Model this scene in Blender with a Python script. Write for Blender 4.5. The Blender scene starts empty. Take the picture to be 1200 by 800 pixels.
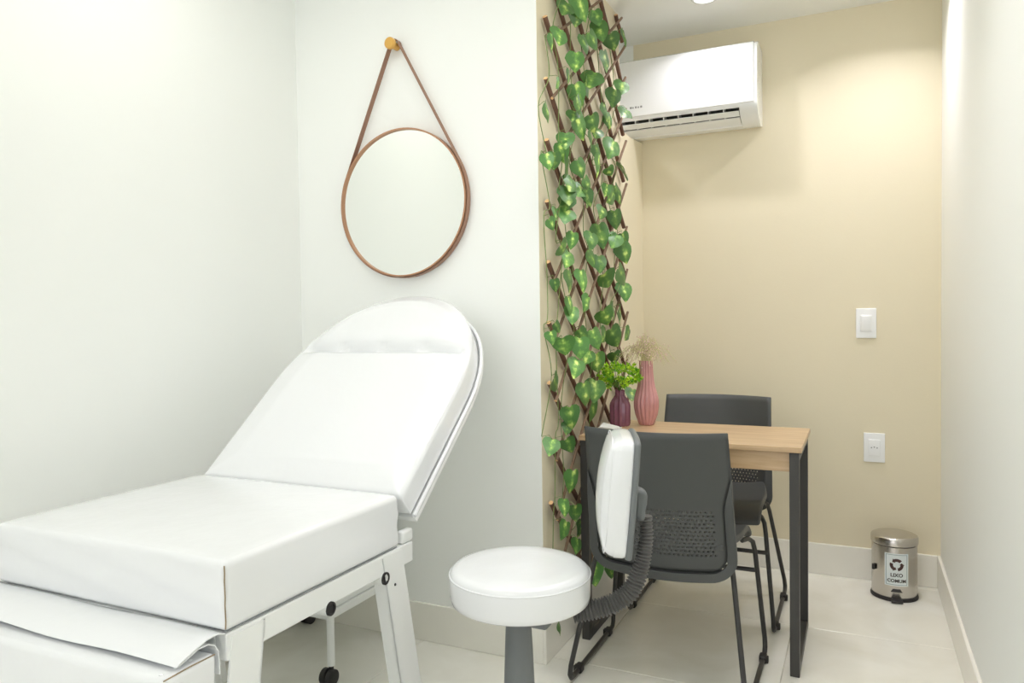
import bpy, bmesh, math, random
from mathutils import Vector, Matrix
random.seed(7)
S = bpy.context.scene
COL = S.collection
# ------------------------------------------------------------------ camera
FPX, YAW, PITCH, ROLL, CH = 868.76, 0.43978, 0.02898, -0.01398, 1.18
fw = Vector((-math.sin(YAW)*math.cos(PITCH), math.cos(YAW)*math.cos(PITCH), -math.sin(PITCH)))
r0 = Vector((math.cos(YAW), math.sin(YAW), 0)); u0 = r0.cross(fw)
rt = r0*math.cos(ROLL) + u0*math.sin(ROLL)
up = -r0*math.sin(ROLL) + u0*math.cos(ROLL)
cam = bpy.data.cameras.new('camera'); camo = bpy.data.objects.new('camera', cam); COL.objects.link(camo)
cam.sensor_width = 36; cam.lens = FPX/1200*36; cam.clip_start = .02
camo.matrix_world = Matrix(((rt.x, up.x, -fw.x, 0), (rt.y, up.y, -fw.y, 0), (rt.z, up.z, -fw.z, CH), (0, 0, 0, 1)))
S.camera = camo
S.cycles.max_bounces = 20; S.cycles.diffuse_bounces = 12; S.cycles.glossy_bounces = 6
def ray(px, py): return fw + rt*((px-600)/FPX) - up*((py-400)/FPX)
def onp(px, py, ax, val):
    d = ray(px, py); o = Vector((0, 0, CH)); return o + d*((val-o[ax])/d[ax])
# ------------------------------------------------------------------ world, exposure
W = bpy.data.worlds.new('world'); S.world = W; W.use_nodes = True
W.node_tree.nodes['Background'].inputs[0].default_value = (.965, .955, 1, 1)
W.node_tree.nodes['Background'].inputs[1].default_value = 3.2
S.view_settings.view_transform = 'Standard'; S.view_settings.look = 'None'
S.view_settings.exposure = -0.66; S.view_settings.gamma = 1; S.view_settings.use_curve_mapping = False
LAMP_W = 6.4            # watts of one ceiling downlight
FILL_PANEL_W = 0.3           # watts of one added, unseen fill panel
# ------------------------------------------------------------------ room dimensions
XR, YB, XT, YM, XL, ZC, BBH = .311, 3.641, -.983, 2.316, -2.013, 2.535, .141
YREAR = -2.8
TH = .1
# ------------------------------------------------------------------ materials
def lin(c):
    return tuple(((v/255)/12.92 if v/255 <= .04045 else (((v/255)+.055)/1.055)**2.4) for v in c) + (1,)
def mat(name, rgb, rough=.5, metal=0, spec=.5, coat=0, bump=0, bscale=60, var=0, vscale=4, sheen=0, emit=None, estr=0, trans=0):
    m = bpy.data.materials.new(name); m.use_nodes = True; nt = m.node_tree; b = nt.nodes['Principled BSDF']
    b.inputs['Base Color'].default_value = lin(rgb); b.inputs['Roughness'].default_value = rough
    b.inputs['Metallic'].default_value = metal; b.inputs['Specular IOR Level'].default_value = spec
    b.inputs['Coat Weight'].default_value = coat; b.inputs['Coat Roughness'].default_value = .08
    if trans: b.inputs['Transmission Weight'].default_value = trans
    if emit: b.inputs['Emission Color'].default_value = lin(emit); b.inputs['Emission Strength'].default_value = estr
    if bump or var:
        tc = nt.nodes.new('ShaderNodeTexCoord')
    if bump:
        n = nt.nodes.new('ShaderNodeTexNoise'); n.inputs['Scale'].default_value = bscale; n.inputs['Detail'].default_value = 4
        bp = nt.nodes.new('ShaderNodeBump'); bp.inputs['Strength'].default_value = bump; bp.inputs['Distance'].default_value = .01
        nt.links.new(tc.outputs['Object'], n.inputs['Vector']); nt.links.new(n.outputs['Fac'], bp.inputs['Height']); nt.links.new(bp.outputs['Normal'], b.inputs['Normal'])
    if var:
        n2 = nt.nodes.new('ShaderNodeTexNoise'); n2.inputs['Scale'].default_value = vscale; n2.inputs['Detail'].default_value = 5
        rp = nt.nodes.new('ShaderNodeValToRGB')
        c = lin(rgb)
        rp.color_ramp.elements[0].position = .3; rp.color_ramp.elements[1].position = .7
        rp.color_ramp.elements[0].color = tuple(v*(1-var) for v in c[:3])+(1,); rp.color_ramp.elements[1].color = tuple(min(1, v*(1+var)) for v in c[:3])+(1,)
        nt.links.new(tc.outputs['Object'], n2.inputs['Vector']); nt.links.new(n2.outputs['Fac'], rp.inputs['Fac']); nt.links.new(rp.outputs['Color'], b.inputs['Base Color'])
    return m
M = {}
M['white_wall'] = mat('white_wall', (242, 244, 242), .55, bump=.03, bscale=140)
M['beige_wall'] = mat('beige_wall', (229, 220, 195), .6, bump=.05, bscale=160, var=.015, vscale=2)
M['ceiling'] = mat('ceiling', (240, 241, 239), .7, bump=.02, bscale=120)
M['grout'] = mat('grout', (232, 229, 218), .7)
M['baseboard'] = mat('baseboard', (243, 241, 233), .25, var=.02, vscale=6)
M['pvc'] = mat('pvc', (234, 236, 239), .22, coat=.5, bump=.12, bscale=14)
M['pvc_side'] = mat('pvc_side', (236, 234, 228), .3, coat=.3, bump=.10, bscale=16)
M['cream_cloth'] = mat('cream_cloth', (236, 226, 196), .8)
M['white_metal'] = mat('white_metal', (236, 238, 238), .32, bump=.01)
M['thread'] = mat('thread', (150, 132, 105), .8)
M['dark_rubber'] = mat('dark_rubber', (46, 44, 44), .6)
M['steel'] = mat('steel', (200, 196, 190), .25, metal=1)
M['copper'] = mat('copper', (182, 138, 108), .4, metal=.5)
M['leather'] = mat('leather', (152, 116, 96), .55, bump=.1, bscale=90)
M['brass'] = mat('brass', (220, 172, 88), .35, metal=.35)
M['mirror'] = mat('mirror', (246, 248, 246), .0, metal=1)
M['plastic_white'] = mat('plastic_white', (242, 244, 246), .25, coat=.3)
M['plastic_grey'] = mat('plastic_grey', (205, 208, 205), .4)
M['plastic_dark'] = mat('plastic_dark', (60, 60, 60), .5)
M['duct_grey'] = mat('duct_grey', (104, 106, 106), .6)
M['mark_grey'] = mat('mark_grey', (140, 142, 145), .5)
M['chair_shell'] = mat('chair_shell', (76, 78, 78), .48, bump=.06, bscale=300)
M['chair_tube'] = mat('chair_tube', (52, 51, 50), .4)
M['table_metal'] = mat('table_metal', (58, 57, 55), .42)
M['stool_grey'] = mat('stool_grey', (112, 116, 118), .45)
M['bellow'] = mat('bellow', (98, 97, 96), .5)
M['vase_pink'] = mat('vase_pink', (200, 144, 144), .18, coat=.6, var=.12, vscale=18)
M['vase_plum'] = mat('vase_plum', (126, 76, 96), .2, coat=.6, var=.1, vscale=18)
M['dried_stem'] = mat('dried_stem', (206, 200, 150), .8)
M['dried_bits'] = mat('dried_bits', (222, 196, 188), .8, var=.2, vscale=60)
M['stem_green'] = mat('stem_green', (96, 130, 60), .7)
M['vine'] = mat('vine', (120, 140, 80), .7)
M['stick'] = mat('stick', (108, 76, 62), .7, bump=.3, bscale=60, var=.25, vscale=30)
M['stick_pale'] = mat('stick_pale', (128, 104, 84), .7, bump=.3, bscale=60, var=.25, vscale=30)
M['stick_end'] = mat('stick_end', (230, 190, 140), .8)
M['paper'] = mat('paper', (244, 244, 240), .6)
M['black_print'] = mat('black_print', (42, 34, 34), .6)
M['brown_print'] = mat('brown_print', (70, 44, 42), .6)
M['blue_print'] = mat('blue_print', (118, 140, 150), .6)
M['sticker'] = mat('sticker', (226, 234, 236), .4)
M['hole'] = mat('hole', (25, 25, 25), .8)
M['diffuser'] = mat('diffuser', (255, 255, 255), .5, emit=(255, 252, 244), estr=6)
def leaf_mat(name, dark, mid, light):
    m = bpy.data.materials.new(name); m.use_nodes = True; nt = m.node_tree; b = nt.nodes['Principled BSDF']
    N = nt.nodes.new; L = nt.links.new
    tc = N('ShaderNodeTexCoord'); sep = N('ShaderNodeSeparateXYZ'); L(tc.outputs['Object'], sep.inputs[0])
    ab = N('ShaderNodeMath'); ab.operation = 'ABSOLUTE'; L(sep.outputs['X'], ab.inputs[0])
    oi = N('ShaderNodeObjectInfo')
    off = N('ShaderNodeVectorMath'); off.operation = 'ADD'
    cmb = N('ShaderNodeCombineXYZ'); sc = N('ShaderNodeMath'); sc.operation = 'MULTIPLY'; sc.inputs[1].default_value = 37; L(oi.outputs['Random'], sc.inputs[0]); L(sc.outputs[0], cmb.inputs[2])
    L(tc.outputs['Object'], off.inputs[0]); L(cmb.outputs[0], off.inputs[1])
    nz = N('ShaderNodeTexNoise'); nz.inputs['Scale'].default_value = 3; nz.inputs['Detail'].default_value = 3; L(off.outputs[0], nz.inputs['Vector'])
    ad = N('ShaderNodeMath'); ad.operation = 'MULTIPLY_ADD'; L(nz.outputs['Fac'], ad.inputs[0]); ad.inputs[1].default_value = .9; L(ab.outputs[0], ad.inputs[2])
    rp = N('ShaderNodeValToRGB'); L(ad.outputs[0], rp.inputs['Fac'])
    e = rp.color_ramp.elements; e[0].position = .36; e[0].color = lin(light); e[1].position = .62; e[1].color = lin(dark)
    k = e.new(.47); k.color = lin(mid)
    hs = N('ShaderNodeHueSaturation'); mr = N('ShaderNodeMapRange'); mr.inputs[3].default_value = .8; mr.inputs[4].default_value = 1.5
    L(oi.outputs['Random'], mr.inputs[0]); L(mr.outputs[0], hs.inputs['Value']); L(rp.outputs['Color'], hs.inputs['Color']); L(hs.outputs[0], b.inputs['Base Color'])
    b.inputs['Roughness'].default_value = .4
    return m
M['ivy'] = leaf_mat('ivy', (74, 118, 58), (112, 156, 72), (198, 216, 122))
def plant_mat():
    m = mat('bright_leaf', (110, 190, 20), .5); nt = m.node_tree; b = nt.nodes['Principled BSDF']
    tc = nt.nodes.new('ShaderNodeTexCoord'); n = nt.nodes.new('ShaderNodeTexNoise'); n.inputs['Scale'].default_value = 55
    rp = nt.nodes.new('ShaderNodeValToRGB'); rp.color_ramp.elements[0].position = .35; rp.color_ramp.elements[1].position = .65
    rp.color_ramp.elements[0].color = lin((70, 160, 34)); rp.color_ramp.elements[1].color = lin((206, 238, 60))
    nt.links.new(tc.outputs['Object'], n.inputs['Vector']); nt.links.new(n.outputs['Fac'], rp.inputs['Fac']); nt.links.new(rp.outputs['Color'], b.inputs['Base Color'])
    return m
M['bright_leaf'] = plant_mat()
def wood_mat():
    m = mat('oak', (206, 170, 124), .38); nt = m.node_tree; b = nt.nodes['Principled BSDF']
    tc = nt.nodes.new('ShaderNodeTexCoord'); mp = nt.nodes.new('ShaderNodeMapping'); mp.inputs['Scale'].default_value = (1.6, 26, 26)
    n = nt.nodes.new('ShaderNodeTexNoise'); n.inputs['Scale'].default_value = 2.2; n.inputs['Detail'].default_value = 6; n.inputs['Distortion'].default_value = .4
    rp = nt.nodes.new('ShaderNodeValToRGB'); rp.color_ramp.elements[0].position = .3; rp.color_ramp.elements[1].position = .72
    rp.color_ramp.elements[0].color = lin((182, 150, 112)); rp.color_ramp.elements[1].color = lin((212, 184, 148))
    L = nt.links.new
    L(tc.outputs['Object'], mp.inputs[0]); L(mp.outputs[0], n.inputs['Vector']); L(n.outputs['Fac'], rp.inputs['Fac']); L(rp.outputs['Color'], b.inputs['Base Color'])
    b.inputs['Coat Weight'].default_value = .25; b.inputs['Coat Roughness'].default_value = .25
    return m
M['oak'] = wood_mat()
def tile_mat():
    m = mat('porcelain', (224, 220, 204), .16); nt = m.node_tree; b = nt.nodes['Principled BSDF']
    tc = nt.nodes.new('ShaderNodeTexCoord'); oi = nt.nodes.new('ShaderNodeObjectInfo')
    ad = nt.nodes.new('ShaderNodeVectorMath'); ad.operation = 'ADD'
    sc = nt.nodes.new('ShaderNodeVectorMath'); sc.operation = 'SCALE'; sc.inputs['Scale'].default_value = 1.0
    n = nt.nodes.new('ShaderNodeTexNoise'); n.inputs['Scale'].default_value = 3.5; n.inputs['Detail'].default_value = 7; n.inputs['Distortion'].default_value = 1.2
    rp = nt.nodes.new('ShaderNodeValToRGB'); rp.color_ramp.elements[0].position = .3; rp.color_ramp.elements[1].position = .7
    rp.color_ramp.elements[0].color = lin((232, 230, 220)); rp.color_ramp.elements[1].color = lin((242, 241, 234))
    L = nt.links.new
    L(tc.outputs['Object'], ad.inputs[0]); L(oi.outputs['Location'], ad.inputs[1]); L(ad.outputs[0], n.inputs['Vector']); L(n.outputs['Fac'], rp.inputs['Fac']); L(rp.outputs['Color'], b.inputs['Base Color'])
    return m
M['tile'] = tile_mat()
# ------------------------------------------------------------------ mesh helpers
class MB:
    def __init__(s): s.v = []; s.f = []; s.mi = []
    def add(s, vs, fs, mi=0):
        o = len(s.v); s.v += [tuple(v) for v in vs]; s.f += [tuple(i+o for i in f) for f in fs]; s.mi += [mi]*len(fs); return s
    def box(s, a, b, mi=0):
        x0, y0, z0 = a; x1, y1, z1 = b
        return s.add([(x0,y0,z0),(x1,y0,z0),(x1,y1,z0),(x0,y1,z0),(x0,y0,z1),(x1,y0,z1),(x1,y1,z1),(x0,y1,z1)],
                     [(0,3,2,1),(4,5,6,7),(0,1,5,4),(1,2,6,5),(2,3,7,6),(3,0,4,7)], mi)
    def tube(s, pts, rad, n=10, cap=True, mi=0, closed=False):
        pts = [Vector(p) for p in pts]; m = len(pts)
        rads = rad if isinstance(rad, (list, tuple)) else [rad]*m
        tang = []
        for i in range(m):
            a = pts[(i-1) % m] if (closed or i > 0) else pts[0]; b = pts[(i+1) % m] if (closed or i < m-1) else pts[-1]
            t = (b-a); tang.append(t.normalized() if t.length > 1e-9 else Vector((0, 0, 1)))
        t0 = tang[0]; nrm = t0.cross(Vector((0, 0, 1)))
        if nrm.length < .1: nrm = t0.cross(Vector((1, 0, 0)))
        nrm.normalize(); vs = []
        for i in range(m):
            if i:
                ax = tang[i-1].cross(tang[i])
                if ax.length > 1e-8: nrm = Matrix.Rotation(tang[i-1].angle(tang[i]), 3, ax.normalized()) @ nrm
            bn = tang[i].cross(nrm)
            for k in range(n):
                a = 2*math.pi*k/n; vs.append(pts[i] + (nrm*math.cos(a)+bn*math.sin(a))*rads[i])
        fs = []
        for i in range(m if closed else m-1):
            j = (i+1) % m
            for k in range(n): fs.append((i*n+k, i*n+(k+1) % n, j*n+(k+1) % n, j*n+k))
        if cap and not closed: fs += [tuple(range(n-1, -1, -1)), tuple((m-1)*n+k for k in range(n))]
        return s.add(vs, fs, mi)
    def lathe(s, prof, c=(0, 0, 0), n=32, rib=None, mi=0, axis='z'):
        vs = []; m = len(prof)
        for (r, z) in prof:
            for k in range(n):
                a = 2*math.pi*k/n; rr = r*(rib(a, z) if rib else 1)
                p = (rr*math.cos(a), rr*math.sin(a), z)
                if axis == 'x': p = (p[2], p[0], p[1])
                if axis == 'y': p = (p[1], p[2], p[0])
                vs.append((c[0]+p[0], c[1]+p[1], c[2]+p[2]))
        fs = []
        for i in range(m-1):
            for k in range(n): fs.append((i*n+k, i*n+(k+1) % n, (i+1)*n+(k+1) % n, (i+1)*n+k))
        fs += [tuple(range(n-1, -1, -1)), tuple((m-1)*n+k for k in range(n))]
        return s.add(vs, fs, mi)
    def prism(s, poly, fn, a, b, mi=0):
        """poly 2D points; fn(p,q,t)->3D; extruded from t=a to t=b"""
        n = len(poly)
        vs = [fn(p, q, a) for p, q in poly] + [fn(p, q, b) for p, q in poly]
        fs = [tuple(range(n-1, -1, -1)), tuple(range(n, 2*n))] + [(i, (i+1) % n, n+(i+1) % n, n+i) for i in range(n)]
        return s.add(vs, fs, mi)
    def grid(s, fn, nu, nv, mi=0):
        vs = [fn(i/nu, j/nv) for j in range(nv+1) for i in range(nu+1)]
        return s.add(vs, [(j*(nu+1)+i, j*(nu+1)+i+1, (j+1)*(nu+1)+i+1, (j+1)*(nu+1)+i) for j in range(nv) for i in range(nu)], mi)
    def rbox(s, c, size, r, seg=4, div=(6, 6, 3), warp=None, mi=0):
        """rounded box with a warp"""
        h = [d/2 for d in size]; ax = []
        for i in range(3):
            e = [h[i]-r+r*math.tan(t/seg*math.pi/4) for t in range(seg+1)]
            inn = [-(h[i]-r)+2*(h[i]-r)*k/div[i] for k in range(1, div[i])]
            ax.append([-x for x in reversed(e)] + inn + e)
        idx = {}; vs = []; fs = []
        def vid(p):
            k = tuple(round(x, 7) for x in p)
            if k not in idx:
                q = [max(-(h[i]-r), min(h[i]-r, p[i])) for i in range(3)]
                d = Vector([p[i]-q[i] for i in range(3)])
                if d.length > 1e-9: d = d.normalized()*r
                w = Vector(q)+d
                if warp: w = Vector(warp(w, h))
                idx[k] = len(vs); vs.append((w.x+c[0], w.y+c[1], w.z+c[2]))
            return idx[k]
        for a in range(3):
            b, d = (a+1) % 3, (a+2) % 3
            for sgn in (-1, 1):
                for i in range(len(ax[b])-1):
                    for j in range(len(ax[d])-1):
                        q = []
                        for (ii, jj) in ((i, j), (i+1, j), (i+1, j+1), (i, j+1)):
                            p = [0]*3; p[a] = sgn*h[a]; p[b] = ax[b][ii]; p[d] = ax[d][jj]; q.append(vid(p))
                        if len(set(q)) < 3: continue
                        fs.append(tuple(q if sgn > 0 else reversed(q)))
        return s.add(vs, fs, mi)
    def move(s, fn): s.v = [tuple(fn(Vector(v))) for v in s.v]; return s
    def mesh(s, name, mats, smooth=35, org=(0, 0, 0)):
        me = bpy.data.meshes.new(name)
        me.from_pydata([(v[0]-org[0], v[1]-org[1], v[2]-org[2]) for v in s.v], [], s.f)
        for m in (mats if isinstance(mats, (list, tuple)) else [mats]): me.materials.append(M[m])
        if any(s.mi): me.polygons.foreach_set('material_index', s.mi)
        bm = bmesh.new(); bm.from_mesh(me); bmesh.ops.recalc_face_normals(bm, faces=bm.faces); bm.to_mesh(me); bm.free()
        if smooth:
            me.polygons.foreach_set('use_smooth', [True]*len(me.polygons)); me.set_sharp_from_angle(angle=math.radians(smooth))
        me.update(); return me
def wloc(o):
    v = Vector((0, 0, 0))
    while o: v += o.location; o = o.parent
    return v
def part(name, mb, mats, parent=None, smooth=35, world=True, bevel=0, label=None):
    org = wloc(parent) if (parent and world) else (0, 0, 0)
    o = bpy.data.objects.new(name, mb.mesh(name, mats, smooth, org)); COL.objects.link(o)
    if parent: o.parent = parent
    if bevel:
        b = o.modifiers.new('bevel', 'BEVEL'); b.width = bevel; b.segments = 2; b.limit_method = 'ANGLE'; b.angle_limit = math.radians(40)
    if label: o['label'] = label
    return o
def tag(o, label, cat, group=None):
    o['label'] = label; o['category'] = cat
    if group: o['group'] = group
    return o
def thing(name, label, cat, loc, rz=0, group=None):
    o = bpy.data.objects.new(name, None); COL.objects.link(o); o.location = loc; o.rotation_euler = (0, 0, rz); o.empty_display_size = .05
    return tag(o, label, cat, group)
def struct(name, mb, mats, smooth=0, bevel=0):
    o = part(name, mb, mats, None, smooth, True, bevel); o['kind'] = 'structure'; return o
def copy_tree(o, parent=None):
    c = o.copy(); COL.objects.link(c); c.parent = parent
    for ch in list(o.children): copy_tree(ch, c)
    return c
def B(a, b): return MB().box(a, b)
# ------------------------------------------------------------------ the room
fl = struct('floor', B((XL-TH, YREAR-TH, -.06), (XR+TH, YB+TH, -.009)), 'grout')
TS = .615; GX, GY = -.235, 2.985
tile_me = {}
ix = range(-4, 2); iy = range(-11, 3)
for i in ix:
    for j in iy:
        x0 = max(GX+i*TS, XL); x1 = min(GX+(i+1)*TS, XR); y0 = max(GY+j*TS, YREAR); y1 = min(GY+(j+1)*TS, YB)
        if x1-x0 < .02 or y1-y0 < .02: continue
        g = .0012; sx, sy = x1-x0-2*g, y1-y0-2*g; k = (round(sx, 4), round(sy, 4))
        if k not in tile_me:
            mb = MB(); e = .0015
            mb.add([(-sx/2,-sy/2,-.01),(sx/2,-sy/2,-.01),(sx/2,sy/2,-.01),(-sx/2,sy/2,-.01),(-sx/2,-sy/2,-e),(sx/2,-sy/2,-e),(sx/2,sy/2,-e),(-sx/2,sy/2,-e),
                    (-sx/2+e,-sy/2+e,0),(sx/2-e,-sy/2+e,0),(sx/2-e,sy/2-e,0),(-sx/2+e,sy/2-e,0)],
                   [(0,3,2,1),(0,1,5,4),(1,2,6,5),(2,3,7,6),(3,0,4,7),(4,5,9,8),(5,6,10,9),(6,7,11,10),(7,4,8,11),(8,9,10,11)])
            tile_me[k] = mb.mesh('tile', 'tile', 0)
        o = bpy.data.objects.new('tile', tile_me[k]); COL.objects.link(o); o.parent = fl; o.location = ((x0+x1)/2, (y0+y1)/2, 0)
struct('ceiling', B((XL-TH, YREAR-TH, ZC), (XR+TH, YB+TH, ZC+.1)), 'ceiling')
struct('wall_left', B((XL-TH, YREAR-TH, 0), (XL, YB+TH, ZC)), 'white_wall')
struct('wall_right', B((XR, YREAR-TH, 0), (XR+TH, YB+TH, ZC)), 'white_wall')
WX0, WX1, WZ0, WZ1 = XL+.12, XR-.12, .12, 2.4      # unseen opening without glass, added behind the camera for soft fill light
mb = MB()
for a, b in (((XL, 0), (XR, WZ0)), ((XL, WZ1), (XR, ZC)), ((XL, WZ0), (WX0, WZ1)), ((WX1, WZ0), (XR, WZ1))): mb.box((a[0], YREAR-TH, a[1]), (b[0], YREAR, b[1]))
struct('wall_rear', mb, 'white_wall')
mb = MB(); fwid = .05
for a, b in (((WX0, WZ0), (WX1, WZ0+fwid)), ((WX0, WZ1-fwid), (WX1, WZ1)), ((WX0, WZ0+fwid), (WX0+fwid, WZ1-fwid)), ((WX1-fwid, WZ0+fwid), (WX1, WZ1-fwid)), (((WX0+WX1)/2-fwid/2, WZ0+fwid), ((WX0+WX1)/2+fwid/2, WZ1-fwid))):
    mb.box((a[0], YREAR-.07, a[1]), (b[0], YREAR-.03, b[1]))
fill_win = struct('fill_window_1', mb, 'plastic_white')  # frame of the added rear opening, only there to admit fill light
pl_ = bpy.data.lights.new('fill_portal', 'AREA'); pl_.shape = 'RECTANGLE'; pl_.size = WX1-WX0; pl_.size_y = WZ1-WZ0; pl_.cycles.is_portal = True
po_ = bpy.data.objects.new('fill_portal', pl_); COL.objects.link(po_); po_.location = ((WX0+WX1)/2, YREAR-TH-.01, (WZ0+WZ1)/2); po_.rotation_euler = (math.radians(90), 0, 0); po_.parent = fill_win
struct('wall_back', B((XT-.04, YB, 0), (XR, YB+TH, ZC)), 'beige_wall')
struct('wall_back_beyond', B((XL, YB, 0), (XT-.04, YB+TH, ZC)), 'white_wall')
struct('wall_mirror_side', B((XL, YM, 0), (XT-.0005, YM+.08, ZC)), 'white_wall')
# beige partition, cut away around the air conditioner
CUTY, CUTZ = 3.275, 2.036
mb = MB(); poly = [(YM+.0005, 0), (YB, 0), (YB, CUTZ+.012), (3.43, CUTZ-.004), (CUTY, CUTZ), (CUTY-.02, ZC), (YM+.0005, ZC)]
mb.prism(poly, lambda a, b, t: (t, a, b), XT-.08, XT)
struct('wall_trellis_side', mb, 'beige_wall')
# baseboards
def bb(name, a, b):
    return struct(name, B(a, b), 'baseboard', bevel=.003)
T = .012
bb('baseboard_back', (XT+T, YB-T, 0), (XR-T, YB, BBH))
bb('baseboard_right', (XR-T, YREAR+T, 0), (XR, YB, BBH))
bb('baseboard_trellis', (XT, YM-T, 0), (XT+T, YB, BBH))
bb('baseboard_mirror', (XL+T, YM-T, 0), (XT, YM, BBH))
bb('baseboard_left', (XL, YREAR+T, 0), (XL+T, YM, BBH))
bb('baseboard_rear', (XL, YREAR, 0), (XR, YREAR+T, BBH))
# ------------------------------------------------------------------ ceiling lamps and added fill lamps
def downlight(x, y, label, w=LAMP_W, group=None):
    t = thing('downlight', label, 'ceiling light', (x, y, ZC), group=group)
    part('trim_ring', MB().lathe([(.058, -.0005), (.058, -.004), (.054, -.008), (.046, -.009), (.043, -.006), (.043, -.0005)], (x, y, ZC), 40), 'plastic_white', t)
    part('diffuser', MB().lathe([(.0425, -.001), (.0425, -.0055), (.04, -.0065)], (x, y, ZC), 40), 'diffuser', t)
    l = bpy.data.lights.new('lamp', 'AREA'); l.shape = 'DISK'; l.size = .055; l.energy = w; l.color = (.975, .95, 1); l.spread = math.radians(132)
    lo = bpy.data.objects.new('lamp', l); COL.objects.link(lo); lo.parent = t; lo.location = (0, 0, -.0085)
downlight(-.597, 3.235, 'round recessed downlight in the ceiling just in front of the air conditioner', 4.4)
downlight(.07, 3.22, 'round recessed downlight in the ceiling above the steel pedal bin')
downlight(-1.45, 2.95, 'unseen round downlight added to light the space beyond the trellis partition')  # added out of view to brighten the space behind the cut
def panel(x, y, label, w=FILL_PANEL_W):  # out-of-view panels, added to fill the room with soft light
    t = thing('fill_panel_light', label, 'ceiling light', (x, y, ZC))
    h = .3
    mb = MB()
    for a, b in (((-h, -h), (h, -h+.012)), ((-h, h-.012), (h, h)), ((-h, -h+.012), (-h+.012, h-.012)), ((h-.012, -h+.012), (h, h-.012))):
        mb.box((x+a[0], y+a[1], ZC-.02), (x+b[0], y+b[1], ZC-.0005))
    part('frame', mb, 'plastic_white', t)
    part('diffuser', B((x-h+.0125, y-h+.0125, ZC-.016), (x+h-.0125, y+h-.0125, ZC-.001)), 'diffuser', t)
    l = bpy.data.lights.new('lamp', 'AREA'); l.shape = 'SQUARE'; l.size = .57; l.energy = w; l.spread = math.radians(115); l.color = (.97, .95, 1)
    lo = bpy.data.objects.new('lamp', l); COL.objects.link(lo); lo.parent = t; lo.location = (0, 0, -.018)
panel(-1.45, 1.45, 'unseen square fill panel added over the treatment bed')
panel(-.36, 1.95, 'unseen square fill panel added over the swivel stool', 6.8)
panel(-1.45, -.6, 'unseen square fill panel added over the foot end of the room')
panel(-.40, -.6, 'unseen square fill panel added by the right wall')
# ------------------------------------------------------------------ mirror
mc = Vector((-1.515, YM, 1.613)); MR = .268
t = thing('wall_mirror', 'round wall mirror in a thin copper frame hanging by a leather strap', 'mirror', (mc.x, YM, mc.z))
part('glass', MB().lathe([(MR-.004, 0), (MR-.004, -.014)], (mc.x, YM-.008, mc.z), 96, axis='y'), 'mirror', t, 30)
ring = MB().lathe([(MR-.0045, -.0), (MR+.001, -.0), (MR+.001, -.030), (MR-.0045, -.030)], (mc.x, YM-.001, mc.z), 96, axis='y')
ring.f = [f for f in ring.f if len(f) == 4]; ring.mi = [0]*len(ring.f)
n = 96; ring.f += [(3*n+k, 3*n+(k+1) % n, (k+1) % n, k) for k in range(n)]; ring.mi = [0]*len(ring.f)
part('frame', ring, 'copper', t, 30)
# leather band: wraps the lower rim and runs up to the peg
peg = Vector((-1.538, YM, 2.185)); PR = .018
D = (peg.z+PR*.2-mc.z); dx = peg.x-mc.x; dist = math.hypot(dx, D); base = math.atan2(D, dx); half = math.acos((MR+.003)/dist)
pts = []
aL, aR = base+half, base-half
rb = MR+.003
pts.append((peg.x-PR-.001, peg.z+.002))
steps = 72
for k in range(steps+1):
    a = aL + (2*math.pi-(aL-aR))*k/steps
    pts.append((mc.x+rb*math.cos(a), mc.z+rb*math.sin(a)))
pts.append((peg.x+PR+.001, peg.z+.002))
for k in range(1, 10):
    a = math.pi*k/10; pts.append((peg.x+(PR+.001)*math.cos(a), peg.z+.002+(PR+.001)*math.sin(a)))
sm = MB(); m_ = len(pts); vs = []
for i, (x, z) in enumerate(pts):
    a = pts[i-1]; b = pts[(i+1) % m_]; tx, tz = b[0]-a[0], b[1]-a[1]; l = math.hypot(tx, tz); nx, nz = -tz/l, tx/l
    if (nx*(x-mc.x)+nz*(z-mc.z)) < 0: nx, nz = -nx, -nz
    w = .0025
    vs += [(x, YM-.004, z), (x, YM-.026, z), (x+nx*w, YM-.026, z+nz*w), (x+nx*w, YM-.004, z+nz*w)]
fs = []
for i in range(m_):
    j = (i+1) % m_
    for k in range(4): fs.append((i*4+k, i*4+(k+1) % 4, j*4+(k+1) % 4, j*4+k))
sm.add(vs, fs)
part('strap', sm, 'leather', t, 30, label='brown leather strap looped over the peg')
pg = MB().lathe([(PR*.72, -.0005), (PR*.72, -.036), (PR, -.037), (PR+.003, -.040), (PR+.003, -.052), (PR, -.055), (.002, -.0555)], (peg.x, YM, peg.z), 32, axis='y')
tag(part('wall_peg', pg, 'brass'), 'round brass wall peg carrying the mirror strap', 'peg')
# ------------------------------------------------------------------ air conditioner
ax0, ax1 = -1.42, -.412
t = thing('air_conditioner', 'white split air conditioner on the beige wall with open louvre', 'air conditioner', (ax1, YB, 2.05))
def acp(d, z, x): return (x, YB-d, z)
full = [(.0005, 2.06), (.04, 2.052), (.075, 2.052), (.12, 2.062), (.165, 2.082), (.19, 2.105), (.197, 2.125), (.199, 2.26), (.190, 2.36), (.176, 2.392), (.155, 2.402), (.0005, 2.404)]
cav = [(.0005, 2.06), (.04, 2.052), (.082, 2.054), (.086, 2.062), (.07, 2.085), (.085, 2.125), (.135, 2.14), (.182, 2.122), (.190, 2.112), (.197, 2.125), (.199, 2.26), (.190, 2.36), (.176, 2.392), (.155, 2.402), (.0005, 2.404)]
mb = MB(); LX = -.489
mb.prism(full, acp, LX, ax1); mb.prism(cav, acp, ax0+.07, LX, 0); mb.prism(full, acp, ax0, ax0+.07)
part('body', mb, 'plastic_white', t, 40)
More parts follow.
